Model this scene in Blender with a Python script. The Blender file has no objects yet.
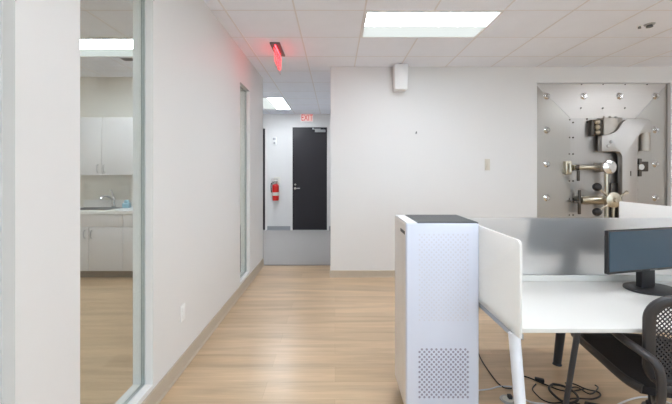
import bpy, bmesh, math, random
from mathutils import Vector, Matrix
random.seed(7)
sc = bpy.context.scene
COL = sc.collection

# ------------------------------------------------------------------ camera
EYE, F, CX, HZ = 1.40, 350.0, 335.0, 172.6
CEIL = 2.82
cam = bpy.data.cameras.new('camera'); cam.sensor_width = 36; cam.lens = 36 * F / 672
cam.shift_x = (336 - CX) / 672; cam.shift_y = -(202 - HZ) / 672; cam.clip_start = 0.02
co = bpy.data.objects.new('camera', cam); COL.objects.link(co)
co.location = (0, 0, EYE); co.rotation_euler = (math.pi / 2, 0, 0); sc.camera = co
def WX(x, d): return (x - CX) / F * d
def WZ(y, d): return EYE - (y - HZ) / F * d
def FL(x, y, z=0.0):
    d = F * (EYE - z) / (y - HZ)
    return Vector((WX(x, d), d, z))

# ------------------------------------------------------------------ materials
def lin(c): return tuple(((v / 255) / 12.92 if v / 255 <= .04045 else ((v / 255 + .055) / 1.055) ** 2.4) for v in c) + (1,)
def mat(name, rgb, rough=.5, metal=0., spec=.5, var=.04, scale=12., bump=0., bscale=200., stretch=(1, 1, 1), aniso=0., coat=0.):
    m = bpy.data.materials.new(name); m.use_nodes = True
    nt = m.node_tree; N = nt.nodes; L = nt.links; b = N['Principled BSDF']
    b.inputs['Roughness'].default_value = rough; b.inputs['Metallic'].default_value = metal
    b.inputs['Specular IOR Level'].default_value = spec
    b.inputs['Anisotropic'].default_value = aniso; b.inputs['Coat Weight'].default_value = coat
    tc = N.new('ShaderNodeTexCoord'); mp = N.new('ShaderNodeMapping'); mp.inputs['Scale'].default_value = stretch
    L.new(tc.outputs['Object'], mp.inputs['Vector'])
    no = N.new('ShaderNodeTexNoise'); no.inputs['Scale'].default_value = scale; no.inputs['Detail'].default_value = 4
    L.new(mp.outputs['Vector'], no.inputs['Vector'])
    c = lin(rgb); mx = N.new('ShaderNodeMix'); mx.data_type = 'RGBA'
    mx.inputs['A'].default_value = tuple(max(0, v * (1 - var)) for v in c[:3]) + (1,)
    mx.inputs['B'].default_value = tuple(min(1, v * (1 + var)) for v in c[:3]) + (1,)
    L.new(no.outputs['Fac'], mx.inputs['Factor']); L.new(mx.outputs['Result'], b.inputs['Base Color'])
    if bump:
        n2 = N.new('ShaderNodeTexNoise'); n2.inputs['Scale'].default_value = bscale; L.new(mp.outputs['Vector'], n2.inputs['Vector'])
        bp = N.new('ShaderNodeBump'); bp.inputs['Strength'].default_value = bump; bp.inputs['Distance'].default_value = .01
        L.new(n2.outputs['Fac'], bp.inputs['Height']); L.new(bp.outputs['Normal'], b.inputs['Normal'])
    return m
def emis(name, rgb, s, base=.8):
    m = bpy.data.materials.new(name); m.use_nodes = True
    b = m.node_tree.nodes['Principled BSDF']; b.inputs['Base Color'].default_value = (base, base, base, 1)
    b.inputs['Emission Color'].default_value = lin(rgb); b.inputs['Emission Strength'].default_value = s
    return m
def glass(name, tint, ior=1.45):
    m = bpy.data.materials.new(name); m.use_nodes = True; nt = m.node_tree; N = nt.nodes; L = nt.links
    N.remove(N['Principled BSDF']); out = N['Material Output']
    t = N.new('ShaderNodeBsdfTransparent'); t.inputs['Color'].default_value = tint
    g = N.new('ShaderNodeBsdfGlossy'); g.inputs['Roughness'].default_value = .02
    f = N.new('ShaderNodeFresnel'); f.inputs['IOR'].default_value = ior
    mul = N.new('ShaderNodeMath'); mul.operation = 'MULTIPLY'; mul.inputs[1].default_value = .22
    L.new(f.outputs[0], mul.inputs[0])
    x = N.new('ShaderNodeMixShader'); L.new(mul.outputs[0], x.inputs[0]); L.new(t.outputs[0], x.inputs[1]); L.new(g.outputs[0], x.inputs[2])
    L.new(x.outputs[0], out.inputs['Surface']); return m
def frosted(name, rgb, clear, rough=.5, trans=.35):
    m = bpy.data.materials.new(name); m.use_nodes = True; nt = m.node_tree; N = nt.nodes; L = nt.links
    N.remove(N['Principled BSDF']); out = N['Material Output']
    d = N.new('ShaderNodeBsdfDiffuse'); d.inputs['Color'].default_value = lin(rgb)
    t = N.new('ShaderNodeBsdfTranslucent'); t.inputs['Color'].default_value = lin(rgb)
    r = N.new('ShaderNodeBsdfRefraction'); r.inputs['Roughness'].default_value = rough; r.inputs['IOR'].default_value = 1.18
    r.inputs['Color'].default_value = (.97, .98, .99, 1)
    a = N.new('ShaderNodeMixShader'); a.inputs[0].default_value = trans; L.new(d.outputs[0], a.inputs[1]); L.new(t.outputs[0], a.inputs[2])
    b = N.new('ShaderNodeMixShader'); b.inputs[0].default_value = clear; L.new(a.outputs[0], b.inputs[1]); L.new(r.outputs[0], b.inputs[2])
    L.new(b.outputs[0], out.inputs['Surface']); return m
def plank_floor(name, c1, c2, rough):
    m = bpy.data.materials.new(name); m.use_nodes = True; nt = m.node_tree; N = nt.nodes; L = nt.links; b = N['Principled BSDF']
    tc = N.new('ShaderNodeTexCoord')
    br = N.new('ShaderNodeTexBrick'); br.offset = .37; br.offset_frequency = 2; br.squash = 1
    for k, v in (('Scale', 1), ('Mortar Size', .0008), ('Mortar Smooth', .3), ('Bias', 0), ('Brick Width', 1.22), ('Row Height', .18)): br.inputs[k].default_value = v
    br.inputs['Color1'].default_value = lin(c1); br.inputs['Color2'].default_value = lin(c2); br.inputs['Mortar'].default_value = lin((176, 150, 120))
    L.new(tc.outputs['Object'], br.inputs['Vector'])
    def noise(sx, sy, detail, lo, hi):
        mp = N.new('ShaderNodeMapping'); mp.inputs['Scale'].default_value = (sx, sy, 1); L.new(tc.outputs['Object'], mp.inputs['Vector'])
        n = N.new('ShaderNodeTexNoise'); n.inputs['Scale'].default_value = 1; n.inputs['Detail'].default_value = detail; n.inputs['Distortion'].default_value = .4
        L.new(mp.outputs['Vector'], n.inputs['Vector'])
        r = N.new('ShaderNodeMapRange'); r.inputs['From Min'].default_value = .3; r.inputs['From Max'].default_value = .7
        r.inputs['To Min'].default_value = lo; r.inputs['To Max'].default_value = hi
        L.new(n.outputs['Fac'], r.inputs['Value']); return r
    a = noise(1.0, 12, 6, .79, 1.11); c = noise(4, 85, 3, .93, 1.05)
    m1 = N.new('ShaderNodeMath'); m1.operation = 'MULTIPLY'; L.new(a.outputs[0], m1.inputs[0]); L.new(c.outputs[0], m1.inputs[1])
    mx = N.new('ShaderNodeVectorMath'); mx.operation = 'SCALE'; L.new(br.outputs['Color'], mx.inputs[0]); L.new(m1.outputs[0], mx.inputs['Scale'])
    L.new(mx.outputs[0], b.inputs['Base Color'])
    b.inputs['Roughness'].default_value = rough; b.inputs['Specular IOR Level'].default_value = .5
    bp = N.new('ShaderNodeBump'); bp.inputs['Strength'].default_value = .08; bp.inputs['Distance'].default_value = .004
    L.new(m1.outputs[0], bp.inputs['Height']); L.new(bp.outputs['Normal'], b.inputs['Normal'])
    return m

M = {}
M['wall'] = mat('wall_paint', (223, 222, 221), .42, spec=.35, var=.008, scale=1.5)
M['kwall'] = mat('kitchen_paint', (228, 224, 214), .5, spec=.3, var=.01, scale=2)
M['ceil'] = mat('ceiling_tile', (240, 243, 252), .9, spec=.1, var=.03, scale=5, bump=.1, bscale=220)
M['grid'] = mat('ceiling_grid', (228, 225, 227), .7, spec=.2, var=.02)
M['gasket'] = mat('grey_gasket', (140, 146, 146), .6)
M['wood'] = plank_floor('oak_plank', (208, 181, 148), (196, 169, 136), .31)
M['carpet'] = mat('carpet', (168, 164, 160), 1, spec=.05, var=.18, scale=70, bump=.5, bscale=300)
M['base'] = mat('vinyl_base', (186, 173, 155), .45, var=.02)
M['base_grey'] = mat('vinyl_base_grey', (150, 153, 157), .5, var=.02)
M['white'] = mat('white_plastic', (236, 236, 236), .4, var=.01)
M['purifier'] = mat('purifier_white', (218, 224, 240), .38, var=.01)  # white panel; cool daylight on the front put into its colour
M['purifier_side'] = mat('purifier_side', (236, 231, 227), .4, var=.01)  # white housing; warm light on the side put into its colour
M['dotd'] = mat('grille_dot', (150, 148, 166), .6, var=.05)
M['dotl'] = mat('grille_dot_pale', (214, 216, 227), .6, var=.02)
M['dark'] = mat('dark_grille', (72, 75, 80), .5, var=.2, scale=60)
M['black'] = mat('black_plastic', (34, 33, 35), .45, var=.1)
M['chair'] = mat('chair_charcoal', (50, 47, 48), .42, var=.1)
M['meshfab'] = mat('chair_mesh', (62, 58, 58), .8, var=.1)
M['seatfab'] = mat('seat_fabric', (40, 36, 38), .9, var=.2, scale=90, bump=.3)
M['leg_dark'] = mat('dark_metal', (56, 58, 64), .4, .3, var=.1)
M['desk'] = mat('desk_laminate', (218, 217, 213), .32, var=.006)
M['legw'] = mat('white_metal', (226, 230, 238), .3, var=.01)
M['alu'] = mat('aluminium', (178, 180, 182), .35, .8, var=.03)
M['steel'] = mat('brushed_steel', (192, 187, 182), .36, 1, var=.06, scale=3, stretch=(1, 1, 90), bump=.012, bscale=60)
M['steelv'] = mat('brushed_steel_upright', (172, 168, 162), .28, 1, var=.06, scale=3, stretch=(90, 1, 1), bump=.012, bscale=60)  # same steel as the top plate; dimmer reflection put into its colour
M['steelm'] = mat('satin_steel', (186, 182, 178), .5, 1, var=.05, scale=6)
M['plate'] = mat('brushed_steel_door', (176, 172, 168), .36, 1, var=.05, scale=2, stretch=(60, 1, 1), bump=.01, bscale=50)
M['chrome'] = mat('chrome', (214, 213, 212), .14, 1, var=.03)
M['brass'] = mat('aged_brass', (196, 188, 170), .3, 1, var=.08)
M['vdark'] = mat('dark_steel', (88, 82, 76), .4, .85, var=.15)
M['vbox'] = mat('hinge_steel', (176, 169, 160), .5, 1, var=.1)
M['door'] = mat('black_door_paint', (30, 26, 32), .45, var=.08)
M['frame'] = mat('door_frame_paint', (226, 224, 222), .45, var=.01)
M['cab'] = mat('cabinet_laminate', (208, 205, 204), .45, var=.01)
M['toe'] = mat('toe_kick', (128, 116, 104), .6)
M['counter'] = mat('counter_top', (232, 231, 229), .35, var=.02)
M['sinksteel'] = mat('sink_steel', (168, 168, 168), .28, 1)
M['blue'] = mat('blue_sponge', (150, 196, 214), .8, var=.08, scale=60, bump=.3)
M['red'] = mat('red_enamel', (196, 28, 22), .3, var=.05)
M['label'] = mat('paper_label', (224, 222, 214), .6, var=.03)
M['bracket'] = mat('grey_bracket', (112, 112, 112), .45, .4)
M['glass'] = glass('window_glass', (.945, .97, .962, 1))
M['clear'] = glass('clear_acrylic', (.98, .93, .93, 1))
M['seal'] = mat('glazing_channel', (206, 210, 209), .4)
M['frost'] = frosted('frosted_acrylic', (250, 250, 250), .85, .62)
M['frost2'] = frosted('frosted_acrylic_dense', (250, 250, 249), .03, .6, .5)
M['screen'] = mat('screen_glass', (40, 66, 82), .22, spec=.6, var=.03, scale=2)  # dark screen; teal room reflection put into its base colour
M['lens'] = emis('light_lens', (238, 246, 255), 24)
M['lens_dim'] = emis('light_lens_dim', (232, 240, 238), .72, .06)
M['exit_face'] = emis('exit_face', (255, 214, 204), .42, .3)
M['exit_red'] = emis('exit_letters', (255, 52, 58), 4, .02)
M['exit_red2'] = emis('exit_letters_boxed', (235, 12, 16), .62, .02)
M['exit_glow'] = emis('exit_edge', (255, 36, 48), 8)
M['cablew'] = mat('white_cable', (222, 222, 226), .5)

# ------------------------------------------------------------------ mesh builder
class MB:
    def __init__(s): s.bm = bmesh.new()
    def _add(s, t, mtx=None):
        if mtx is not None: bmesh.ops.transform(t, matrix=mtx, verts=t.verts)
        me = bpy.data.meshes.new('t'); t.to_mesh(me); t.free(); s.bm.from_mesh(me); bpy.data.meshes.remove(me); return s
    def box(s, x0, x1, y0, y1, z0, z1, bev=0, seg=2, mtx=None):
        t = bmesh.new(); bmesh.ops.create_cube(t, size=1)
        for v in t.verts: v.co = Vector((x0 + (v.co.x + .5) * (x1 - x0), y0 + (v.co.y + .5) * (y1 - y0), z0 + (v.co.z + .5) * (z1 - z0)))
        if bev: bmesh.ops.bevel(t, geom=t.edges[:], offset=bev, segments=seg, affect='EDGES', profile=.5)
        return s._add(t, mtx)
    def prism(s, pts, vec, bev=0, mtx=None):
        t = bmesh.new(); vs = [t.verts.new(p) for p in pts]; f = t.faces.new(vs)
        r = bmesh.ops.extrude_face_region(t, geom=[f])
        bmesh.ops.translate(t, vec=Vector(vec), verts=[e for e in r['geom'] if isinstance(e, bmesh.types.BMVert)])
        bmesh.ops.recalc_face_normals(t, faces=t.faces)
        if bev: bmesh.ops.bevel(t, geom=t.edges[:], offset=bev, segments=2, affect='EDGES', profile=.5, clamp_overlap=True)
        return s._add(t, mtx)
    def cyl(s, p0, p1, r0, r1=None, n=20, mtx=None):
        p0, p1 = Vector(p0), Vector(p1); r1 = r0 if r1 is None else r1; d = p1 - p0
        t = bmesh.new(); bmesh.ops.create_cone(t, cap_ends=True, segments=n, radius1=r0, radius2=r1, depth=d.length)
        q = Vector((0, 0, 1)).rotation_difference(d.normalized()).to_matrix().to_4x4()
        bmesh.ops.transform(t, matrix=Matrix.Translation((p0 + p1) / 2) @ q, verts=t.verts); return s._add(t, mtx)
    def ball(s, c, r, sc_=(1, 1, 1), n=16, mtx=None):
        t = bmesh.new(); bmesh.ops.create_uvsphere(t, u_segments=n, v_segments=max(6, n // 2), radius=r)
        for v in t.verts: v.co = Vector((v.co.x * sc_[0] + c[0], v.co.y * sc_[1] + c[1], v.co.z * sc_[2] + c[2]))
        return s._add(t, mtx)
    def tube(s, pts, r, n=10, sub=6, flat=None, closed=False, mtx=None):
        P = [Vector(p) for p in pts]; k = len(P)
        if k > 2 and sub > 1:
            Q = []
            rng = range(k) if closed else range(k - 1)
            for i in rng:
                a, b, c, d = (P[(i - 1) % k], P[i], P[(i + 1) % k], P[(i + 2) % k]) if closed else (P[max(i - 1, 0)], P[i], P[i + 1], P[min(i + 2, k - 1)])
                for j in range(sub):
                    u = j / sub; Q.append(.5 * ((2 * b) + (c - a) * u + (2 * a - 5 * b + 4 * c - d) * u * u + (-a + 3 * b - 3 * c + d) * u ** 3))
            if not closed: Q.append(P[-1])
            P = Q
        t = bmesh.new(); rings = []; m = len(P); up = None
        for i, p in enumerate(P):
            a = P[(i - 1) % m] if closed else P[max(i - 1, 0)]; b = P[(i + 1) % m] if closed else P[min(i + 1, m - 1)]
            tg = (b - a).normalized()
            if up is None:
                up = Vector((0, 0, 1)) if abs(tg.z) < .9 else Vector((0, 1, 0))
            sd = tg.cross(up).normalized(); up = sd.cross(tg).normalized()
            rr = r(i / (m - 1)) if callable(r) else r
            ra, rb = (rr, rr) if flat is None else (rr * flat[0], rr * flat[1])
            rings.append([t.verts.new(p + sd * math.cos(2 * math.pi * j / n) * ra + up * math.sin(2 * math.pi * j / n) * rb) for j in range(n)])
        for i in range(m if closed else m - 1):
            A, B = rings[i], rings[(i + 1) % m]
            for j in range(n): t.faces.new((A[j], A[(j + 1) % n], B[(j + 1) % n], B[j]))
        if not closed: t.faces.new(rings[0][::-1]); t.faces.new(rings[-1])
        bmesh.ops.recalc_face_normals(t, faces=t.faces)
        return s._add(t, mtx)

def tag(o, label, cat, group=None, kind=None):
    if label: o['label'] = label
    if cat: o['category'] = cat
    if group: o['group'] = group
    if kind: o['kind'] = kind
    return o
def thing(name, label, cat, loc, rz=0, group=None):
    o = bpy.data.objects.new(name, None); o.empty_display_size = .1; COL.objects.link(o)
    o.location = loc; o.rotation_euler = (0, 0, rz); return tag(o, label, cat, group)
def root_of(o):
    while o.parent: o = o.parent
    return o
def obj(name, mb, m, parent=None, local=False, label=None, smooth=35, origin=None):
    me = bpy.data.meshes.new(name); bm = mb.bm
    if parent is not None:
        sh = Vector((0, 0, 0)) if local else root_of(parent).location.copy(); loc = Vector((0, 0, 0))
    elif origin is not None: sh = loc = Vector(origin)
    else:
        xs = [v.co for v in bm.verts]
        lo = [min(v[i] for v in xs) for i in range(3)]; hi = [max(v[i] for v in xs) for i in range(3)]
        sh = loc = Vector(((lo[0] + hi[0]) / 2, (lo[1] + hi[1]) / 2, lo[2]))
    bmesh.ops.translate(bm, vec=-sh, verts=bm.verts)
    bm.to_mesh(me); bm.free()
    for p in me.polygons: p.use_smooth = True
    me.set_sharp_from_angle(angle=math.radians(smooth))
    me.materials.append(m)
    o = bpy.data.objects.new(name, me); COL.objects.link(o); o.location = loc
    if parent is not None: o.parent = parent
    if label: o['label'] = label
    return o
def struct(name, mb, m, parent=None):
    o = obj(name, mb, m, parent, origin=(0, 0, 0) if parent is None else None); o['kind'] = 'structure'; return o
def copy_tree(o, parent=None):
    c = o.copy(); COL.objects.link(c)
    if parent is not None: c.parent = parent
    for ch in list(o.children): copy_tree(ch, c)
    return c
def text_mesh(s, size, depth):
    cu = bpy.data.curves.new('txt', 'FONT'); cu.body = s; cu.size = size; cu.extrude = depth; cu.align_x = 'CENTER'; cu.align_y = 'CENTER'
    o = bpy.data.objects.new('txt', cu); COL.objects.link(o)
    bpy.context.view_layer.update()
    me = bpy.data.meshes.new_from_object(o.evaluated_get(bpy.context.evaluated_depsgraph_get()))
    mb = MB(); mb.bm.from_mesh(me); bpy.data.objects.remove(o); bpy.data.meshes.remove(me); return mb

# ------------------------------------------------------------------ room shell
XL, XLb = -1.085, -1.205          # the two faces of the glazed wall
YB = 4.69                         # back wall
XR, YN, XK = 6.5, -4.0, -5.0
HE = 8.5                          # far wall of the corridor
YE = 5.27                         # where the glazed wall ends
b = MB(); b.box(XLb, XR, YN, 5.29, -.1, 0); b.box(XK, XLb, YN, 5.27, -.1, 0); struct('floor', b, M['wood'])
b = MB(); b.box(-4.2, .1, 5.29, HE + .1, -.1, 0); struct('floor_corridor', b, M['carpet'])
b = MB(); b.box(XL, -.06, 5.275, 5.305, 0, .006); struct('trim_1', b, M['bracket'])
b = MB(); b.box(XK - .1, XR + .1, YN - .1, HE + .1, CEIL, CEIL + .1); struct('ceiling', b, M['ceil'])
b = MB()
k = -9
for k in range(-9, 11):
    x = .26 + .6096 * k
    if XK < x < XR: b.box(x - .007, x + .007, YN, HE, CEIL - .003, CEIL + .002)
for k in range(-12, 9):
    y = 3.06 + .6096 * k
    if YN < y < HE: b.box(XK, XR, y - .0045, y + .0045, CEIL - .002, CEIL + .002)
struct('ceiling_grid', b, M['grid'])

WINS = [(.35, 1.187), (1.49, 2.087), (4.0, 4.47)]
SILL, HEAD = .136, 2.44
b = MB(); y = YN
for (a, c) in WINS:
    b.box(XLb, XL, y, a, 0, CEIL); b.box(XLb, XL, a, c, 0, SILL); b.box(XLb, XL, a, c, HEAD, CEIL); y = c
b.box(XLb, XL, y, YE, 0, CEIL); struct('wall_left', b, M['wall'])
XG = -1.141
for i, (a, c) in enumerate(WINS):
    f = MB(); w = .006
    f.box(XG - .012, XG + .012, a, a + w, SILL, HEAD); f.box(XG - .012, XG + .012, c - w, c, SILL, HEAD)
    f.box(XG - .012, XG + .012, a + w, c - w, SILL, SILL + w); f.box(XG - .012, XG + .012, a + w, c - w, HEAD - w, HEAD)
    fr = struct('window_%d' % (3 if i == 0 else i), f, M['seal'])
    g = MB(); g.box(XG - .005, XG + .005, a + .006, c - .006, SILL + .006, HEAD - .006)
    p = obj('pane', g, M['glass'], fr); p['kind'] = 'structure'
    k_ = MB(); e = .0035; w = .006
    for xg in (XG + .005, XG - .008):
        k_.box(xg, xg + .003, a + w, a + w + e, SILL + w, HEAD - w); k_.box(xg, xg + .003, c - w - e, c - w, SILL + w, HEAD - w)
        k_.box(xg, xg + .003, a + w + e, c - w - e, SILL + w, SILL + w + e); k_.box(xg, xg + .003, a + w + e, c - w - e, HEAD - w - e, HEAD - w)
    obj('gasket', k_, M['gasket'], fr)['kind'] = 'structure'

VX0, VX1, VZ0, VZ1 = WX(537, YB), WX(671, YB), .10, WZ(82.5, YB)
b = MB()
b.box(-.06, VX0, YB, YB + .12, 0, CEIL); b.box(VX1, XR, YB, YB + .12, 0, CEIL)
b.box(VX0, VX1, YB, YB + .12, VZ1, CEIL); b.box(VX0, VX1, YB, YB + .12, 0, VZ0)
struct('wall_back', b, M['wall'])
b = MB(); b.box(-.06, .06, YB + .12, HE, 0, CEIL); struct('wall_corridor_side', b, M['wall'])
b = MB(); b.box(XR, XR + .1, YN, YB + .12, 0, CEIL); struct('wall_right', b, M['wall'])
b = MB(); ADDED_WINS = [(-.6, 1.5), (2.0, 4.1), (4.5, 6.2)]; x = XK
for (a, c) in ADDED_WINS:
    b.box(x, a, YN - .1, YN, 0, CEIL); b.box(a, c, YN - .1, YN, 0, .75); b.box(a, c, YN - .1, YN, 2.6, CEIL); x = c
b.box(x, XR, YN - .1, YN, 0, CEIL); struct('wall_front', b, M['wall'])
for i, (a, c) in enumerate(ADDED_WINS):  # unseen windows added behind the camera for cool daylight fill
    f = MB(); m_ = (a + c) / 2; w = .045
    for u0, u1, v0, v1 in ((a, a + w, .75, 2.6), (c - w, c, .75, 2.6), (m_ - w / 2, m_ + w / 2, .75, 2.6), (a + w, c - w, .75, .75 + w), (a + w, c - w, 2.6 - w, 2.6)): f.box(u0, u1, YN - .08, YN - .02, v0, v1)
    fr = struct('window_%d' % (4 + i), f, M['alu'])
    g = MB(); g.box(a + .01, c - .01, YN - .055, YN - .045, .76, 2.59); obj('pane', g, M['glass'], fr)['kind'] = 'structure'
    la = bpy.data.lights.new('window_portal', 'AREA'); la.shape = 'RECTANGLE'; la.size = c - a; la.size_y = 1.85; la.cycles.is_portal = True
    lo = bpy.data.objects.new('window_portal', la); COL.objects.link(lo); lo.location = (m_, YN - .12, 1.675); lo.rotation_euler = (math.radians(90), 0, 0)
b = MB(); b.box(XK, XLb, 5.20, 5.27, 0, CEIL); struct('wall_kitchen_back', b, M['kwall'])
b = MB(); b.box(XK - .1, XK, YN, 5.27, 0, CEIL); struct('wall_kitchen_side', b, M['kwall'])
b = MB(); b.box(-4.2, -4.1, 5.27, HE, 0, CEIL); struct('wall_corridor_end', b, M['wall'])
DX0, DX1, DZ = WX(292.5, HE), WX(327, HE), WZ(127.3, HE)
EX0, EX1, EZ = -2.62, WX(265.2, HE), WZ(128.5, HE)
b = MB()
b.box(-4.2, EX0, HE, HE + .1, 0, CEIL); b.box(EX0, EX1, HE, HE + .1, EZ, CEIL); b.box(EX1, DX0, HE, HE + .1, 0, CEIL)
b.box(DX0, DX1, HE, HE + .1, DZ, CEIL); b.box(DX1, .06, HE, HE + .1, 0, CEIL)
struct('wall_corridor_far', b, M['wall'])

def baseboard(name, pts, m, h=.10, inward=1):
    b = MB()
    for (p, q) in pts:
        p, q = Vector(p), Vector(q); d = (q - p).normalized(); n = Vector((-d.y, d.x)) * inward
        prof = [(0, 0), (.018, 0), (.018, .006), (.010, .016), (.009, h - .004), (.006, h), (0, h)]
        b.prism([Vector((p.x + n.x * u, p.y + n.y * u, z)) for u, z in prof], (q.x - p.x, q.y - p.y, 0))
    struct(name, b, m)
baseboard('baseboard_left', [((XL, YN), (XL, YE + .01))], M['base'], .108, -1)
baseboard('baseboard_back', [((-.072, YB), (XR, YB))], M['base'], .09, -1)
baseboard('baseboard_corridor', [((EX1 + .03, HE), (DX0 - .05, HE)), ((DX1 + .05, HE), (-.06, HE))], M['base_grey'], .10, -1)
baseboard('baseboard_kitchen', [((-1.9, 5.2), (XLb, 5.2))], M['base'], .09, -1)

# corridor doors (structure)
def corridor_door(n, x0, x1, zt, hard):
    fr = MB(); y0 = HE - .012
    for (a, c, e, g) in ((x0 - .05, x0, 0, zt + .05), (x1, x1 + .05, 0, zt + .05), (x0, x1, zt, zt + .05)):
        fr.box(a, c, y0, HE + .06, e, g)
    d = struct('door_%d' % n, MB().box(x0, x1, HE + .012, HE + .055, .008, zt), M['door'])
    obj('door_frame', fr, M['frame'], d)['kind'] = 'structure'
    if hard:
        lv = MB(); zx = x0 + .07; zl = WZ(188.2, HE)
        lv.cyl((zx, HE + .012, zl), (zx, HE - .05, zl), .027); lv.box(zx - .012, zx + .12, HE - .062, HE - .045, zl - .012, zl + .012, .005)
        lv.cyl((zx, HE + .012, zl + .09), (zx, HE - .01, zl + .09), .022)
        obj('door_handle', lv, M['chrome'], d)['kind'] = 'structure'
        cl = MB(); a, c = WX(312.5, HE), WX(325.5, HE); zc = WZ(131, HE)
        cl.box(a + .06, c, HE - .05, HE + .012, zc - .03, zc + .03, .008)
        cl.box(a, (a + c) / 2 + .04, HE - .07, HE - .05, zc + .03, zc + .048, .004); cl.box(a, a + .03, HE - .07, HE - .01, zc + .048, zc + .07)
        obj('door_closer', cl, M['alu'], d)['kind'] = 'structure'
corridor_door(1, DX0, DX1, DZ, True)
corridor_door(2, EX0, EX1, EZ, False)

# ------------------------------------------------------------------ ceiling lights
def make_light(label, x, y, rz=0, group=None):
    t = thing('ceiling_light', label, 'ceiling light', (x, y, CEIL), rz, group)
    L, W = .60, .296
    f = MB(); w = .018
    f.box(-L, L, -W, -W + w, -.012, 0); f.box(-L, L, W - w, W, -.012, 0); f.box(-L, -L + w, -W + w, W - w, -.012, 0); f.box(L - w, L, -W + w, W - w, -.012, 0)
    obj('frame', f, M['white'], t, True)
    for nm, y0, z0, y1, z1, m, lb in (('lens', -W + w, -.006, -.002, -.014, 'lens', 'bright lens panel'), ('lens', .002, -.014, W - w, -.006, 'lens_dim', 'dimmer lens panel')):
        l = MB(); l.prism([(-L + w, y0, z0), (-L + w, y1, z1), (-L + w, y1, -.001), (-L + w, y0, -.001)], (2 * (L - w), 0, 0)); obj(nm, l, M[m], t, True, lb)
    return t
lt = make_light('recessed panel light in the main ceiling, in front of the back wall', .26 + .6096, 3.06 + .3048, 0, 'ceiling panel lights')
def light_copy(label, x, y, rz=0):
    o = copy_tree(lt); o.location = (x, y, CEIL); o.rotation_euler = (0, 0, rz); o['label'] = label; return o
light_copy('panel light in the kitchen ceiling, seen through the interior window', -2.73, 3.98)
light_copy('panel light in the corridor ceiling near the black door', -1.275, 7.2, math.pi / 2)
UN = 'ceiling panel light above the open office, outside the photo'
for (x, y) in ((.87, .93), (.87, -1.81), (4.53, .3168), (4.53, -1.81), (5.137, 2.755)): light_copy(UN, x, y)  # unseen lamps added for brightness, the last to light the vault's top plate
UK = 'ceiling panel light above the kitchen side, outside the photo'
for (x, y) in ((-2.73, .93), (-2.73, -1.81)): light_copy(UK, x, y)  # unseen lamps added to brighten the kitchen side

light_copy('ceiling panel light deeper in the corridor, outside the photo', -3.41, 6.45, math.pi / 2)  # unseen lamp added to brighten the corridor

# ---- exit signs
EXX = -.655
t = thing('exit_sign', 'edge-lit red exit sign hanging from the ceiling by the glazed wall', 'exit sign', (EXX, 4.02, CEIL), 0, 'exit signs')
b = MB(); b.box(EXX - .055, EXX + .055, 3.80, 4.22, CEIL - .022, CEIL - .001, .004); obj('mounting_plate', b, M['bracket'], t)
b = MB(); b.box(EXX - .006, EXX + .006, 3.83, 4.19, CEIL - .25, CEIL - .022, .003); pn = obj('panel', b, M['clear'], t, label='clear lit panel')
b = MB(); b.box(EXX - .005, EXX + .005, 3.83, 4.19, CEIL - .034, CEIL - .0225); obj('light_strip', b, M['exit_glow'], t)
for s_ in (1, -1):
    tm = text_mesh('EXIT', .20, .002)
    # text x -> +-Y, text y -> Z
    R = Matrix(((0, 0, s_, EXX + s_ * .0085), (s_, 0, 0, 4.01), (0, 1, 0, CEIL - .135), (0, 0, 0, 1)))
    bmesh.ops.transform(tm.bm, matrix=R, verts=tm.bm.verts); obj('lettering', tm, M['exit_red'], pn)
t = thing('exit_sign', 'boxed red exit sign on the far corridor wall above the black door', 'exit sign', (WX(307, HE), HE, WZ(121.6, HE)), 0, 'exit signs')
x0, x1, z0, z1 = WX(300.7, HE - .06), WX(313.3, HE - .06), WZ(122, HE - .06), CEIL - .004
b = MB(); b.box(x0, x1, HE - .06, HE - .001, z0, z1, .008); obj('housing', b, M['white'], t)
b = MB(); b.box(x0 + .015, x1 - .015, HE - .064, HE - .058, z0 + .015, z1 - .015); pf = obj('face', b, M['exit_face'], t)
tm = text_mesh('EXIT', .17, .003)
bmesh.ops.transform(tm.bm, matrix=Matrix(((.82, 0, 0, (x0 + x1) / 2), (0, 0, -1, HE - .066), (0, 1.25, 0, (z0 + z1) / 2), (0, 0, 0, 1))), verts=tm.bm.verts)
obj('lettering', tm, M['exit_red2'], pf)

# ------------------------------------------------------------------ corridor wall things
xe = WX(275.6, HE - .1); ze0, ze1 = WZ(200.5, HE - .1), WZ(177, HE - .1)
t = thing('fire_extinguisher', 'red fire extinguisher hung on the corridor wall beside the black door', 'fire extinguisher', (xe, HE - .1, ze0))
b = MB(); zc = ze1 - .17
b.cyl((xe, HE - .1, ze0), (xe, HE - .1, ze0 + .02), .07, .078); b.cyl((xe, HE - .1, ze0 + .02), (xe, HE - .1, zc - .05), .078)
b.ball((xe, HE - .1, zc - .05), .078, (1, 1, .75)); obj('cylinder', b, M['red'], t)
b = MB(); b.cyl((xe, HE - .1, ze0 + .12), (xe, HE - .1, ze0 + .2), .0795); obj('label_band', b, M['label'], t)
b = MB(); b.cyl((xe, HE - .1, zc), (xe, HE - .1, zc + .07), .03); b.box(xe - .09, xe + .06, HE - .12, HE - .08, zc + .06, zc + .085, .006); b.box(xe - .10, xe + .05, HE - .115, HE - .085, zc + .11, zc + .13, .006)
b.cyl((xe, HE - .13, zc + .03), (xe, HE - .155, zc + .03), .028); obj('valve', b, M['chrome'], t)
b = MB(); b.tube([(xe - .03, HE - .1, zc + .03), (xe - .1, HE - .11, zc + .01), (xe - .105, HE - .11, zc - .12), (xe - .095, HE - .105, zc - .2)], .014); obj('hose', b, M['black'], t)
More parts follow.
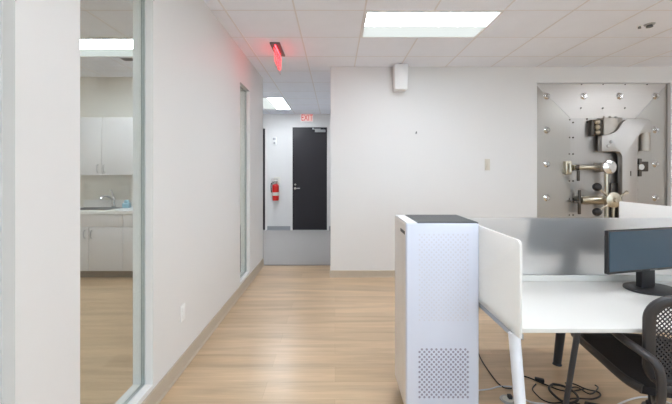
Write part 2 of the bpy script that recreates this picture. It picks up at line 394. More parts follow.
b = MB(); b.box(xe - .05, xe + .08, HE - .02, HE - .002, zc - .05, ze1, .004); b.box(xe + .0, xe + .1, HE - .04, HE - .018, zc + .02, ze1 - .01, .004); obj('wall_bracket', b, M['label'], t)
t = thing('alarm_strobe', 'small white alarm plate on the corridor wall above the extinguisher', 'alarm', (WX(274.6, HE), HE, WZ(145, HE)))
x0, x1, z0, z1 = WX(272.4, HE), WX(276.8, HE), WZ(145, HE), WZ(137, HE)
b = MB(); b.box(x0, x1, HE - .03, HE - .001, z0, z1, .006); obj('housing', b, M['white'], t)
b = MB(); b.box(x0 + .02, x1 - .02, HE - .045, HE - .028, z1 - .075, z1 - .02, .006); obj('lamp', b, M['alu'], t)
b = MB(); b.cyl(((x0 + x1) / 2, HE - .034, z0 + .045), ((x0 + x1) / 2, HE - .028, z0 + .045), .026); obj('sounder', b, M['alu'], t)

# ------------------------------------------------------------------ back-wall things
t = thing('wall_speaker', 'white box speaker hung high on the back wall under the ceiling', 'speaker', (WX(402, 4.6), YB, 2.45))
b = MB(); x0, x1, y0 = WX(394.6, 4.5), WX(408.3, 4.5), 4.50
b.prism([(x0, y0, CEIL - .02), (x1, y0, CEIL - .02), (x1 - .012, y0 + .0, 2.475), (x0 + .004, y0, 2.475)], (0, YB - .025 - y0, 0), .006); obj('housing', b, M['white'], t)
b = MB(); b.box((x0 + x1) / 2 - .04, (x0 + x1) / 2 + .04, YB - .026, YB - .001, 2.50, CEIL - .05); b.cyl(((x0 + x1) / 2, 4.58, CEIL - .021), ((x0 + x1) / 2, 4.58, CEIL - .0005), .03); obj('bracket', b, M['alu'], t)
t = thing('light_switch', 'beige wall plate with a switch on the back wall, beside the vault', 'switch', (WX(487.2, YB), YB, WZ(170.3, YB)))
x0, x1, z0, z1 = WX(484.6, YB), WX(489.8, YB), WZ(170.3, YB), WZ(158.8, YB)
M['beige'] = mat('beige_plastic', (206, 200, 188), .45)
b = MB(); b.box(x0, x1, YB - .008, YB - .0005, z0, z1, .003); obj('plate', b, M['beige'], t)
b = MB(); b.box(x0 + .02, x1 - .02, YB - .016, YB - .007, z0 + .035, z1 - .035, .003); obj('rocker', b, M['beige'], t)
hx, hz = WX(416, YB), WZ(133, YB)
t = thing('wall_hook', 'tiny grey hook on the bare back wall below the box speaker', 'hook', (hx, YB, hz))
b = MB(); b.cyl((hx, YB - .0005, hz), (hx, YB - .008, hz), .014); obj('backplate', b, M['alu'], t)
b = MB(); b.tube([(hx, YB - .006, hz), (hx, YB - .03, hz - .004), (hx, YB - .034, hz + .018)], .005); obj('prong', b, M['bracket'], t)

# sprinklers
def ceil_rosette(name, label, px, py, r, cat, m):
    d = F * (CEIL - EYE) / (HZ - py); x = WX(px, d)
    t = thing(name, label, cat, (x, d, CEIL - .03))
    b = MB(); b.cyl((x, d, CEIL - .0005), (x, d, CEIL - .010), r, r * .85); obj('escutcheon', b, M['white'] if m else M['alu'], t)
    b = MB(); b.cyl((x, d, CEIL - .009), (x, d, CEIL - .028), r * .5, r * .62); obj('head', b, M['bracket'], t)
ceil_rosette('sprinkler', 'flush grey sprinkler head in the ceiling in front of the vault', 649.5, 24.2, .045, 'sprinkler', 0)
ceil_rosette('ceiling_sensor', 'tiny sensor dot in the ceiling tile just beside the sprinkler', 639.5, 25.6, .022, 'sensor', 1)

# wall outlet on the glazed wall
yo = 350 * 1.085 / (335 - 182.3); zo = EYE - (312.5 - HZ) / F * yo
t = thing('wall_outlet', 'white power outlet low on the wall between the two interior windows', 'outlet', (XL, yo, zo - .057))
b = MB(); b.box(XL + .0005, XL + .007, yo - .036, yo + .036, zo - .058, zo + .058, .003); obj('plate', b, M['white'], t)
for dz in (.022, -.022):
    b = MB(); b.box(XL + .006, XL + .011, yo - .017, yo + .017, zo + dz - .015, zo + dz + .015, .002); obj('socket', b, M['white'], t)

# ------------------------------------------------------------------ vault
VY = YB + .05
def V(x, y, d=None):
    d = VY if d is None else d
    return (WX(x, d), d, WZ(y, d))
vt = thing('vault_door', 'brushed steel bank vault door set into the back wall, with crane hinge and wheel', 'vault door', ((VX0 + VX1) / 2, VY, VZ0))
X0, X1, Z1, Z0 = VX0 + .002, VX1 - .002, VZ1 - .002, VZ0 + .002
bw = .47; bs = .012
o4 = [(X0, Z0), (X1, Z0), (X1, Z1), (X0, Z1)]
IX0, IX1, IZ1 = WX(571, VY), WX(636, VY), WZ(118, VY)
IZ0 = Z0 + bw
i4 = [(IX0, IZ0), (IX1, IZ0), (IX1, IZ1), (IX0, IZ1)]
for (a, c, nm, m) in ((3, 2, 'frame_plate', 'steel'), (3, 0, 'frame_plate', 'steelv'), (2, 1, 'frame_plate', 'steelv'), (0, 1, 'frame_plate', 'steel')):
    oa, oc, ia, ic = o4[a], o4[c], i4[a], i4[c]
    b = MB(); g = .0015
    cx = sum(p[0] for p in (oa, oc, ia, ic)) / 4; cz = sum(p[1] for p in (oa, oc, ia, ic)) / 4
    def sh(p, y): return (p[0] + (cx - p[0]) * .004, y, p[1] + (cz - p[1]) * .004)
    f = [sh(oa, VY), sh(oc, VY), sh(ic, VY + bs), sh(ia, VY + bs)]
    b.prism(f, (0, .02, 0)); 
    obj(nm, b, M[m], vt)
DY = VY + bs + .006
b = MB(); b.box(IX0 - .02, IX1 + .02, DY, DY + .05, IZ0 - .02, IZ1 + .02)
dp = obj('door_plate', b, M['plate'], vt)
b = MB()
for px, py in ((569.3, 137.5), (573, 137.5), (569, 154), (573, 154), (569, 181), (573, 181), (569, 199), (573, 199), (569, 215), (573, 215), (569.5, 119.8), (573, 122.5), (587, 119), (587, 122), (603, 119), (573, 170),
               (638, 181), (638, 190), (638, 199), (652, 152), (655, 152)):
    q = V(px, py, DY); b.cyl((q[0], DY + .01, q[2]), (q[0], DY - .007, q[2]), .014, .011, 10)
for px, py in ((581.5, 84.5), (603, 84.5), (625, 84.5), (647, 84.5), (581, 108), (603, 108), (625, 108)):
    q = V(px, py); b.cyl((q[0], VY + .02, q[2]), (q[0], VY - .006, q[2]), .010, .008, 10)
obj('rivets', b, M['vdark'], vt)
b = MB(); q0, q1 = V(645, 178, DY - .001), V(645.8, 202, DY); b.box(q0[0], q1[0], DY - .003, DY + .001, q1[2], q0[2])
q = V(631, 172, DY); 
obj('groove', b, M['vdark'], dp)
# bolts
bolt0 = None
for (px, py) in [(547, 96), (584, 96), (620, 96), (656, 96), (547, 130), (547, 164), (547, 198), (656, 130), (656, 164), (656, 198)]:
    if bolt0 is None:
        b = MB(); b.cyl((0, .045, 0), (0, .0, 0), .050, .047, 24); b.cyl((0, 0, 0), (0, -.02, 0), .047, .026, 24); b.cyl((0, -.02, 0), (0, -.036, 0), .023, .018, 6)
        b.box(-.016, .016, -.039, -.03, -.005, .005)
        bolt0 = o = obj('bolt', b, M['chrome'], vt, True)
    else:
        o = bolt0.copy(); COL.objects.link(o); o.parent = vt
    q = V(px, py); o.location = Vector((q[0], VY + .005, q[2])) - vt.location; o.rotation_euler = (0, random.uniform(0, 3), 0)
# hinge housing behind the arm
HY = DY - .085
b = MB()
q0, q1 = V(600, 117.5, HY), V(623, 150, HY)
b.box(q0[0] + .05, q1[0], HY, DY, q1[2], q0[2], .012)
for px in (604, 610, 616): 
    q = V(px, 118, HY + .03); b.cyl((q[0], HY + .03, q[2] - .02), (q[0], HY + .03, q[2] + .025), .013)
hg = obj('hinge_block', b, M['vbox'], vt)
q0, q1 = V(592.3, 119.5, HY), V(601.5, 135.5, HY)
b = MB(); b.box(q0[0], q1[0] + .06, HY + .02, DY, q1[2], q0[2], .01); obj('hinge_bracket', b, M['vdark'], vt)
for py in (121.8, 127.3, 132.4):
    q = V(597.6, py, HY); b = MB(); b.ball((q[0], HY + .005, q[2]), .034); b.cyl((q[0], HY + .04, q[2]), (q[0], HY, q[2]), .018); obj('knob', b, M['brass'], hg)
q0, q1 = V(638, 133, DY - .05), V(651, 151, DY - .05)
b = MB(); b.cyl((q0[0] + .075, DY - .055, q1[2]), (q0[0] + .075, DY - .055, q0[2] + .04), .07); b.box(q0[0] - .02, q0[0] + .07, DY - .05, DY, q1[2], q0[2], .01); b.box(q0[0] + .13, q1[0] + .01, DY - .035, DY, q1[2], q0[2], .01)
obj('hinge_pin', b, M['vbox'], vt)
# crane arm
AY = DY - .125
arm = [(602, 151.3), (602, 135.5), (607, 134.6), (612, 133.4), (616.5, 131), (619.5, 127.5), (622, 123), (625, 120.2), (629, 119), (648, 119), (651, 121), (651, 132.6), (643, 133), (640, 134.4), (638.3, 137.5),
       (637.8, 142), (637.8, 222), (622.3, 222), (622.3, 157), (621.5, 154), (619.5, 152), (616, 151.4)]
b = MB(); b.prism([V(px, py, AY) for px, py in arm], (0, .08, 0), .008); ca = obj('crane_arm', b, M['steelm'], vt)
for px, py in ((607.5, 146), (610.5, 142)):
    q = V(px, py, AY); b = MB(); b.cyl((q[0], AY + .01, q[2]), (q[0], AY - .02, q[2]), .024, .018, 6); obj('nut', b, M['chrome'], ca)
b = MB(); q0, q1 = V(630.2, 171, AY), V(631.2, 176, AY); b.box(q0[0], q1[0], AY - .002, AY + .002, q1[2], q0[2]); obj('slot', b, M['vdark'], ca)
# arm stand-offs so that the arm is carried by the plate
b = MB()
for px, py in ((629, 142), (629, 190)):
    q = V(px, py, AY); b.cyl((q[0], AY + .07, q[2]), (q[0], DY + .005, q[2]), .05)
obj('arm_mount', b, M['vdark'], vt)
# locking bar
RY = DY - .09
zb = V(0, 167.5, RY)[2]
b = MB(); b.cyl((WX(573, RY), RY, zb), (WX(602, RY), RY, zb), .028); obj('locking_bar', b, M['brass'], vt)
b = MB(); q0, q1 = V(565.5, 161, DY - .05), V(571.5, 174.5, DY - .05); b.box(q0[0], q1[0], DY - .06, DY, q1[2], q0[2], .01)
b.cyl(((q0[0] + q1[0]) / 2, DY - .08, q1[2] + .03), ((q0[0] + q1[0]) / 2, DY - .08, q0[2] - .03), .02); b.box(q1[0], q1[0] + .05, RY - .03, DY, zb - .035, zb + .035, .008)
obj('keeper', b, M['brass'], vt)
b = MB(); b.cyl((WX(575, RY), RY, zb), (WX(578, RY), RY - .03, zb), .04); q0, q1 = V(576, 170.5, RY), V(578.7, 181, RY); b.box(q0[0], q1[0], RY - .03, RY - .005, q1[2], q0[2], .008); obj('latch_lever', b, M['vdark'], vt)
b = MB(); q0, q1 = V(598.5, 163, RY), V(607, 172, RY); b.box(q0[0], q1[0], RY - .045, DY, q1[2], q0[2], .012); obj('bar_collar', b, M['vbox'], vt)
KY = DY - .2
b = MB(); q = V(610, 167, KY); b.cyl((q[0], DY, q[2]), (q[0], KY + .03, q[2]), .05); b.cyl((q[0], KY + .03, q[2]), (q[0], KY, q[2]), .088, .088, 32); b.cyl((q[0], KY, q[2]), (q[0], KY - .02, q[2]), .088, .03, 32); obj('round_knob', b, M['chrome'], vt)
b = MB(); q0, q1 = V(604.6, 172, RY), V(608.2, 226, RY); b.cyl(((q0[0] + q1[0]) / 2, RY, q1[2]), ((q0[0] + q1[0]) / 2, RY, q0[2]), .024); obj('vertical_bar', b, M['brass'], vt)
b = MB(); q0, q1 = V(609.5, 183, DY), V(621.5, 224, DY); b.box(q0[0], q1[0], DY - .03, DY, q1[2], q0[2], .006); obj('dark_guide', b, M['vdark'], vt)  # shade of a recess drawn as a dark steel block
# hand wheel
HWY = DY - .24
q = V(613.5, 200, HWY); hub = Vector((q[0], HWY, q[2]))
b = MB(); b.cyl((hub.x, DY, hub.z), (hub.x, HWY + .02, hub.z), .045); b.cyl((hub.x, HWY + .02, hub.z), (hub.x, HWY - .012, hub.z), .098, .098, 32); b.cyl((hub.x, HWY - .012, hub.z), (hub.x, HWY - .03, hub.z), .098, .05, 32); b.cyl((hub.x, HWY - .03, hub.z), (hub.x, HWY - .055, hub.z), .03, .022)
hw = obj('hand_wheel', b, M['brass'], vt)
for (px, py, bl) in ((597.3, 187, 1), (597.3, 212, 1), (627, 192.5, 0), (613.5, 222, 0), (627, 210, 0)):
    q = Vector(V(px, py, HWY)); q.y = HWY + .005
    b = MB(); b.cyl(hub, q, .016, .012); obj('spoke', b, M['brass'], hw)
    b = MB()
    if bl: b.ball(q, .054)
    else: b.ball(q, .024)
    obj('knob', b, M['black'] if bl else M['brass'], hw)
b = MB(); q0, q1 = V(582, 195.5, RY), V(604, 205, RY); zz = (q0[2] + q1[2]) / 2
b.cyl((q0[0], RY + .03, zz), (q1[0], RY + .03, zz), .05, .06); obj('wheel_shaft', b, M['brass'], vt)
b = MB(); q0, q1 = V(578.8, 190, RY), V(581.4, 214.5, RY); b.box(q0[0], q1[0], RY, RY + .03, q1[2], q0[2], .008); q0, q1 = V(574, 200.8, RY), V(583, 203, RY); b.box(q0[0], q1[0], RY + .004, RY + .06, q1[2], q0[2], .006); obj('lever', b, M['vdark'], vt)
# catch right of the arm
b = MB(); q0, q1 = V(639.5, 161.5, DY - .05), V(648, 171.5, DY - .05); b.box(q0[0], q1[0], DY - .06, DY, q1[2], q0[2], .008)
q0, q1 = V(638.5, 158.5, DY - .08), V(641.5, 176.5, DY - .08); b.box(q0[0], q1[0], DY - .09, DY - .055, q1[2], q0[2], .008); ct = obj('catch', b, M['vdark'], vt)
b = MB(); q = V(640, 167, DY - .1); b.cyl((q[0], DY - .09, q[2]), (q[0], DY - .125, q[2]), .045, .038); obj('catch_button', b, M['chrome'], ct)

# ------------------------------------------------------------------ kitchen
CF, UF, KW = 4.62, 4.87, 5.198
def zc_(y, d): return WZ(y, d)
def base_unit(x0, x1, label):
    t = thing('base_cabinet', label, 'cabinet', ((x0 + x1) / 2, (CF + KW) / 2, 0), 0, 'kitchen base cabinets')
    b = MB(); b.box(x0 + .001, x1 - .001, CF, KW, .10, .855); obj('body', b, M['cab'], t)
    b = MB(); b.box(x0 + .001, x1 - .001, CF + .05, CF + .08, 0, .10); obj('toe_kick', b, M['toe'], t)
    b = MB(); b.box(x0 + .003, x1 - .003, CF - .018, CF, .685, .85, .002); obj('false_drawer', b, M['cab'], t)
    xm = (x0 + x1) / 2
    for a, c, hx in ((x0, xm, xm - .045), (xm, x1, xm + .045)):
        b = MB(); b.box(a + .003, c - .003, CF - .018, CF, .105, .68, .002); d = obj('door', b, M['cab'], t)
        b = MB(); b.tube([(hx, CF - .017, .64), (hx, CF - .045, .63), (hx, CF - .045, .55), (hx, CF - .017, .54)], .006, 8, 4); obj('handle', b, M['alu'], d)
    return t
def wall_unit(x0, x1, label):
    z0, z1 = 1.366, 2.165
    t = thing('wall_cabinet', label, 'cabinet', ((x0 + x1) / 2, (UF + KW) / 2, z0), 0, 'kitchen wall cabinets')
    b = MB(); b.box(x0 + .001, x1 - .001, UF, KW, z0, z1); obj('body', b, M['cab'], t)
    xm = (x0 + x1) / 2
    for a, c, hx in ((x0, xm, xm - .045), (xm, x1, xm + .045)):
        b = MB(); b.box(a + .003, c - .003, UF - .018, UF, z0, z1, .002); d = obj('door', b, M['cab'], t)
        b = MB(); b.tube([(hx, UF - .017, z0 + .14), (hx, UF - .045, z0 + .13), (hx, UF - .045, z0 + .05), (hx, UF - .017, z0 + .04)], .006, 8, 4); obj('handle', b, M['alu'], d)
base_unit(-3.69, -2.79, 'grey kitchen base cabinet under the sink, with two handled doors')
base_unit(-2.79, -1.95, 'grey kitchen base cabinet beside the sink unit, under the sponge end of the counter')
wall_unit(-3.69, -2.79, 'grey kitchen wall cabinet above the sink, with two handled doors')
wall_unit(-2.79, -1.95, 'grey kitchen wall cabinet beside the one above the sink')
# countertop with sink hole
sx0, sx1, sy0, sy1 = -3.60, -3.06, 4.72, 5.06
b = MB(); zt0, zt1 = .856, .895; xa, xb, ya = -3.72, -1.93, CF - .03
b.box(xa, sx0, ya, KW, zt0, zt1); b.box(sx1, xb, ya, KW, zt0, zt1); b.box(sx0, sx1, ya, sy0, zt0, zt1); b.box(sx0, sx1, sy1, KW, zt0, zt1)
b.box(xa, xb, KW - .02, KW, zt1, zt1 + .10)
tag(obj('countertop', b, M['counter']), 'white kitchen countertop with backsplash on the grey base cabinets', 'countertop')
t = thing('kitchen_sink', 'steel kitchen sink set in the white countertop', 'sink', ((sx0 + sx1) / 2, (sy0 + sy1) / 2, .72))
b = MB(); e = .02
b.box(sx0 - e, sx1 + e, sy0 - e, sy0 + .01, zt1 + .0005, zt1 + .006); b.box(sx0 - e, sx1 + e, sy1 - .01, sy1 + e, zt1 + .0005, zt1 + .006); b.box(sx0 - e, sx0 + .01, sy0, sy1, zt1 + .0005, zt1 + .006); b.box(sx1 - .01, sx1 + e, sy0, sy1, zt1 + .0005, zt1 + .006)
obj('rim', b, M['sinksteel'], t)
b = MB(); g = .003
b.box(sx0 + g, sx1 - g, sy0 + g, sy1 - g, .857, .862)
for (a, c, d_, f_) in ((sx0 + g, sx0 + g + .004, sy0 + g, sy1 - g), (sx1 - g - .004, sx1 - g, sy0 + g, sy1 - g), (sx0 + g, sx1 - g, sy0 + g, sy0 + g + .004), (sx0 + g, sx1 - g, sy1 - g - .004, sy1 - g)): b.box(a, c, d_, f_, .858, zt1)
obj('basin', b, M['sinksteel'], t)
fx, fy = WX(113.5, 5.125), 5.125
t = thing('faucet', 'chrome kitchen faucet with lever behind the sink', 'faucet', (fx, fy, zt1))
b = MB(); b.cyl((fx, fy, zt1 + .0005), (fx, fy, zt1 + .02), .032); b.cyl((fx, fy, zt1 + .02), (fx, fy, zt1 + .12), .024, .022); b.ball((fx, fy, zt1 + .125), .028); obj('body', b, M['chrome'], t)
b = MB(); b.tube([(fx, fy, zt1 + .10), (fx - .03, fy - .05, zt1 + .15), (fx - .07, fy - .12, zt1 + .165), (fx - .09, fy - .16, zt1 + .13)], .016); obj('spout', b, M['chrome'], t)
b = MB(); b.tube([(fx, fy, zt1 + .14), (fx - .01, fy - .01, zt1 + .2), (fx - .035, fy - .02, zt1 + .26)], .010); obj('lever', b, M['chrome'], t)
x0 = WX(123.5, 5.02); 
t = thing('sponge_caddy', 'light blue sponge holder on the countertop beside the sink', 'sponge holder', (x0 + .045, 5.02, zt1))
b = MB(); b.box(x0, x0 + .09, 4.98, 5.06, zt1 + .0008, zt1 + .07, .012); obj('cup', b, M['blue'], t)
b = MB(); b.box(x0 + .015, x0 + .075, 5.0, 5.04, zt1 + .06, zt1 + .11, .01); obj('sponge', b, M['blue'], t)
dv = F * (CEIL - EYE) / (HZ - 58.6)
t = thing('ceiling_vent', 'dark slotted air vent in the kitchen ceiling behind the panel light', 'air vent', (WX(127, dv), dv, CEIL - .02))
x0, x1 = WX(121.5, dv), WX(139, dv)
b = MB(); b.box(x0, x1, dv - .05, dv + .06, CEIL - .008, CEIL - .0005); obj('frame', b, M['grid'], t)
b = MB()
for kk in range(4): b.box(x0 + .012, x1 - .012, dv - .04 + kk * .026, dv - .022 + kk * .026, CEIL - .012, CEIL - .007)
obj('slats', b, M['vdark'], t)
# bin seen through the narrow far window
bx, by = -1.40, 5.02
t = thing('waste_bin', 'black waste bin behind the narrow interior window by the corridor', 'waste bin', (bx, by, 0))
b = MB(); b.prism([(bx - .13, by - .13, 0), (bx + .13, by - .13, 0), (bx + .13, by + .13, 0), (bx - .13, by + .13, 0)], (0, 0, .58), .015); obj('body', b, M['black'], t)
b = MB(); b.box(bx - .14, bx + .14, by - .14, by + .14, .581, .64, .02); obj('lid', b, M['black'], t)

# ------------------------------------------------------------------ air purifier
PX0, PX1, PY0, PY1, PB, PT = .3895, .7965, 1.926, 2.285, .075, 1.122
t = thing('air_purifier', 'tall white tower air purifier standing on the floor at the desk end', 'air purifier', ((PX0 + PX1) / 2, (PY0 + PY1) / 2, 0))
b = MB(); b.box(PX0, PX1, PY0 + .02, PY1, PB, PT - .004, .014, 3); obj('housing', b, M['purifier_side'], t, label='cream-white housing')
b = MB(); b.box(PX0 + .002, PX1 - .002, PY0, PY0 + .03, PB + .004, PT, .012, 3); fp = obj('front_panel', b, M['purifier'], t, label='cool white front panel')
def dots(x0, x1, z0, z1, px, pz, r, n=8):
    b = MB(); row = 0; z = z0
    while z <= z1:
        x = x0 + (px / 2 if row % 2 else 0)
        while x <= x1:
            t_ = bmesh.new(); vs = [t_.verts.new((x + r * math.cos(6.2832 * j / n), PY0 - .0012, z + r * math.sin(6.2832 * j / n))) for j in range(n)]
            t_.faces.new(vs); bmesh.ops.recalc_face_normals(t_, faces=t_.faces); b._add(t_); x += px
        z += pz; row += 1
    return b
d_ = PY0
gx0, gx1 = WX(419.5, d_), WX(468.8, d_)
obj('intake_grille', dots(gx0, gx1, WZ(397, d_), WZ(348, d_), .0265, .0138, .0068), M['dotd'], fp, label='dark dotted lower grille')
obj('upper_grille', dots(gx0, gx1, WZ(320, d_), WZ(234, d_), .0265, .0138, .0056), M['dotl'], fp, label='pale dotted upper grille')
b = MB(); b.box(PX0 + .066, PX1 - .004, PY0 + .006, PY1 - .006, PT - .006, PT + .004, .003); tg = obj('outlet_grille', b, M['dark'], t, label='dark grey top grille')
b = MB()
for kk in range(12):
    yy = PY0 + .03 + kk * .027; b.box(PX0 + .075, PX1 - .012, yy, yy + .012, PT + .003, PT + .006)
obj('fins', b, M['bracket'], tg)
b = MB(); b.box(PX0 + .004, PX0 + .064, PY0 + .008, PY1 - .006, PT - .006, PT + .003, .002); obj('control_strip', b, M['white'], t)
b = MB(); b.box(PX0 - .0015, PX0 + .004, PY0 + .03, PY0 + .15, PT - .068, PT - .05); obj('grip_slot', b, M['vdark'], t)
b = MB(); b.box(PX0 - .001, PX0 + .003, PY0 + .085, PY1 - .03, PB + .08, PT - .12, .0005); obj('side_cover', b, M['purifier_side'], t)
b = MB(); b.box(PX0 + .03, PX1 - .03, PY0 + .04, PY1 - .03, .045, PB + .01); obj('base', b, M['vdark'], t, label='dark recessed base')
for sx in (PX0 + .06, PX1 - .06):
    for sy in (PY0 + .07, PY1 - .06):
        b = MB(); b.cyl((sx - .012, sy, .024), (sx + .012, sy, .024), .024); b.box(sx - .018, sx + .018, sy - .014, sy + .014, .03, .05); obj('caster', b, M['black'], t)

# ------------------------------------------------------------------ bench desk
DX, DXR, DYF, DYB, DT = .812, 2.40, 1.537, 2.206, .715
desk = thing('bench_desk', 'white double bench desk with frosted privacy panels, beside the purifier', 'desk', ((DX + DXR) / 2, 2.22, 0))
b = MB(); b.box(DX, DXR, DYF, DYB, DT - .02, DT, .002); obj('desktop', b, M['desk'], desk)
b = MB(); b.box(DX, DXR, 2.24, 2.90, DT - .02, DT, .002); obj('desktop', b, M['desk'], desk)
b = MB(); b.box(DX, DXR, 2.207, 2.239, DT - .06, DT + .036, .003); obj('center_rail', b, M['desk'], desk)
def panel(pts, vec): return MB().prism(pts, vec, .002)
def rounded(a0, a1, z0, z1, r, corners):
    # outline in (a, z) with rounded top corners; corners = (low a, high a)
    out = [(a0, z0)]
    if corners[0]: out += [(a0 + r - r * math.cos(u), z1 - r + r * math.sin(u)) for u in [i * math.pi / 12 for i in range(7)]]
    else: out += [(a0, z1)]
    if corners[1]: out += [(a1 - r + r * math.sin(u), z1 - r + r * math.cos(u)) for u in [i * math.pi / 12 for i in range(7)]]
    else: out += [(a1, z1)]
    return out + [(a1, z0)]
obj('privacy_panel', panel([(x, 2.217, z) for x, z in rounded(DX, DXR, DT + .037, 1.113, .02, (1, 1))], (0, .012, 0)), M['frost'], desk, label='frosted panel along the desk middle')
obj('privacy_panel', panel([(DX - .013, y, z) for y, z in rounded(1.515, 2.205, DT - .035, 1.105, .025, (1, 1))], (.012, 0, 0)), M['frost2'], desk, label='white frosted panel at the desk end')
obj('privacy_panel', panel([(DXR + .002, y, z) for y, z in rounded(2.23, 2.96, DT - .02, 1.158, .012, (1, 1))], (.012, 0, 0)), M['frost2'], desk, label='taller white panel behind the monitor')
obj('privacy_panel', panel([(DXR + .002, y, z) for y, z in rounded(1.515, 2.205, DT - .02, 1.113, .02, (1, 1))], (.012, 0, 0)), M['frost2'], desk)
for x in (DX, DXR - .04):
    b = MB(); b.box(x - .012 if x == DX else x, x + .03, 1.56, 2.88, DT - .062, DT - .0355, .003); obj('side_rail', b, M['alu'], desk)
b = MB(); b.box(DX + .03, DXR - .04, 1.78, 1.83, DT - .062, DT - .021); obj('cross_beam', b, M['legw'], desk)
b = MB(); b.box(DX + .03, DXR - .04, 2.62, 2.67, DT - .062, DT - .021); obj('cross_beam', b, M['legw'], desk)
def leg(xt, yt, zt, xb_, yb_, w0, w1, m, lb=None):
    b = MB(); b.tube([(xt, yt, zt), (xb_, yb_, .012)], lambda u: (w0 + (w1 - w0) * u) / 2, 12, 1); b.cyl((xb_, yb_, .014), (xb_, yb_, 0), w1 * .5, w1 * .6)
    obj('leg', b, m, desk, label=lb)
leg(.806, 1.575, DT - .036, .815, 1.475, .050, .044, M['legw'])
leg(.806, 2.84, DT - .036, .815, 2.94, .050, .044, M['legw'])
leg(DXR - .02, 1.575, DT - .036, DXR - .03, 1.475, .050, .044, M['legw'])
leg(DXR - .02, 2.84, DT - .036, DXR - .03, 2.94, .050, .044, M['legw'])
leg(1.105, 1.59, DT - .021, 1.105, 1.735, .026, .022, M['leg_dark'], 'dark slanted inner leg')
leg(1.635, 2.46, DT - .021, 1.622, 2.555, .075, .052, M['leg_dark'], 'dark slanted inner leg under the far half')

# ------------------------------------------------------------------ monitors
def monitor(label, cx, cy, rz, w, z0, z1, base_r):
    t = thing('monitor', label, 'monitor', (cx, cy, DT), rz, 'computer monitors')
    b = MB(); b.box(-w, w, -.012, .012, z0 - DT, z1 - DT, .004); b.box(-w * .75, w * .75, .010, .035, z0 - DT + .04, z1 - DT - .03, .01); h = obj('housing', b, M['black'], t, True)
    b = MB(); b.box(-w + .008, w - .008, -.0135, -.011, z0 - DT + .014, z1 - DT - .008); obj('screen', b, M['screen'], h, True)
    b = MB(); b.box(-.028, .028, -.0138, -.011, z0 - DT + .003, z0 - DT + .010); obj('bezel_badge', b, M['bracket'], h, True)
    b = MB(); b.box(-.052, .052, .012, .05, .010, z0 - DT + .10, .006); obj('neck', b, M['black'], t, True)
    b = MB()
    n = 36; pts = [(base_r * math.cos(2 * math.pi * i / n), .005 + .115 * math.sin(2 * math.pi * i / n), .0008) for i in range(n)]
    b.prism(pts, (0, 0, .011), .003); obj('base', b, M['black'], t, True)
    return t
monitor('black monitor with teal-blue screen standing on the near desk half', 1.848, 2.045, math.radians(14), .338, .830, 1.075, .145)
monitor('monitor behind the frosted panel, seen only as a dark blur', 1.60, 2.42, math.radians(180), .265, .85, 1.085, .13)
b = MB(); b.tube([(1.875, 2.10, .80), (1.93, 2.13, .735), (1.97, 2.15, DT + .004), (2.08, 2.18, DT + .004)], .003, 8); tag(obj('monitor_cable', b, M['cablew']), 'thin pale cable trailing from the teal monitor across the desk', 'cable')

# ------------------------------------------------------------------ office chair
ch = thing('office_chair', 'charcoal mesh-back office chair with loop arms pushed up to the white desk', 'chair', (1.60, 1.76, 0), math.radians(-9))
def bp(u, z):      # backrest surface: u across, z height
    v = (z - .50) / .40
    return Vector((u, -.275 - .05 * v - .035 * math.sin(math.pi * max(0, min(1, v))) * 0 + .22 * u * u * 1.4 - .02, z))
hwid = .222
def outline(off, n=10):
    x1, z0, z1, r = hwid - off, .50 + off, .868 - off, .085 - off * .6
    pts = []
    for (cx_, cz_, a0) in ((x1 - r, z1 - r, 0), (-x1 + r, z1 - r, 90), (-x1 + r * .8 + .03, z0 + r, 180), (x1 - r * .8 - .03, z0 + r, 270)):
        for i in range(n + 1):
            a = math.radians(a0 + 90 * i / n); pts.append((cx_ + r * math.cos(a), cz_ + r * math.sin(a)))
    return pts
b = MB(); b.tube([bp(x, z) for x, z in outline(.0)], .024, 10, 1, closed=True, flat=(1.0, .75)); bk = obj('backrest', b, M['chair'], ch, True, 'charcoal backrest frame')
poly = outline(.01)
def inside(x, z):
    c = False; j = len(poly) - 1
    for i in range(len(poly)):
        if (poly[i][1] > z) != (poly[j][1] > z) and x < (poly[j][0] - poly[i][0]) * (z - poly[i][1]) / (poly[j][1] - poly[i][1]) + poly[i][0]: c = not c
        j = i
    return c
bm = bmesh.new(); pitch, wd = .021, .0062
for sgn in (1, -1):
    for kk in range(-60, 61):
        off = kk * pitch; st = .008; run = []
        i = -70
        while i <= 70:
            u = i * st; x = u * .62; z = .69 + sgn * u * .78 + off
            if inside(x, z): run.append((x, z))
            if (not inside(x, z) or i == 70) and run:
                if len(run) > 1:
                    prev = None
                    for (x_, z_) in run:
                        p = bp(x_, z_); dx = Vector((.78, 0, -sgn * .62)) * wd / 2
                        a, c = bm.verts.new(p + dx + Vector((0, .0015 * sgn, 0))), bm.verts.new(p - dx + Vector((0, .0015 * sgn, 0)))
                        if prev: bm.faces.new((prev[0], a, c, prev[1]))
                        prev = (a, c)
                run = []
            i += 1
b = MB(); b.bm.free(); b.bm = bm; obj('mesh_panel', b, M['meshfab'], bk, True)
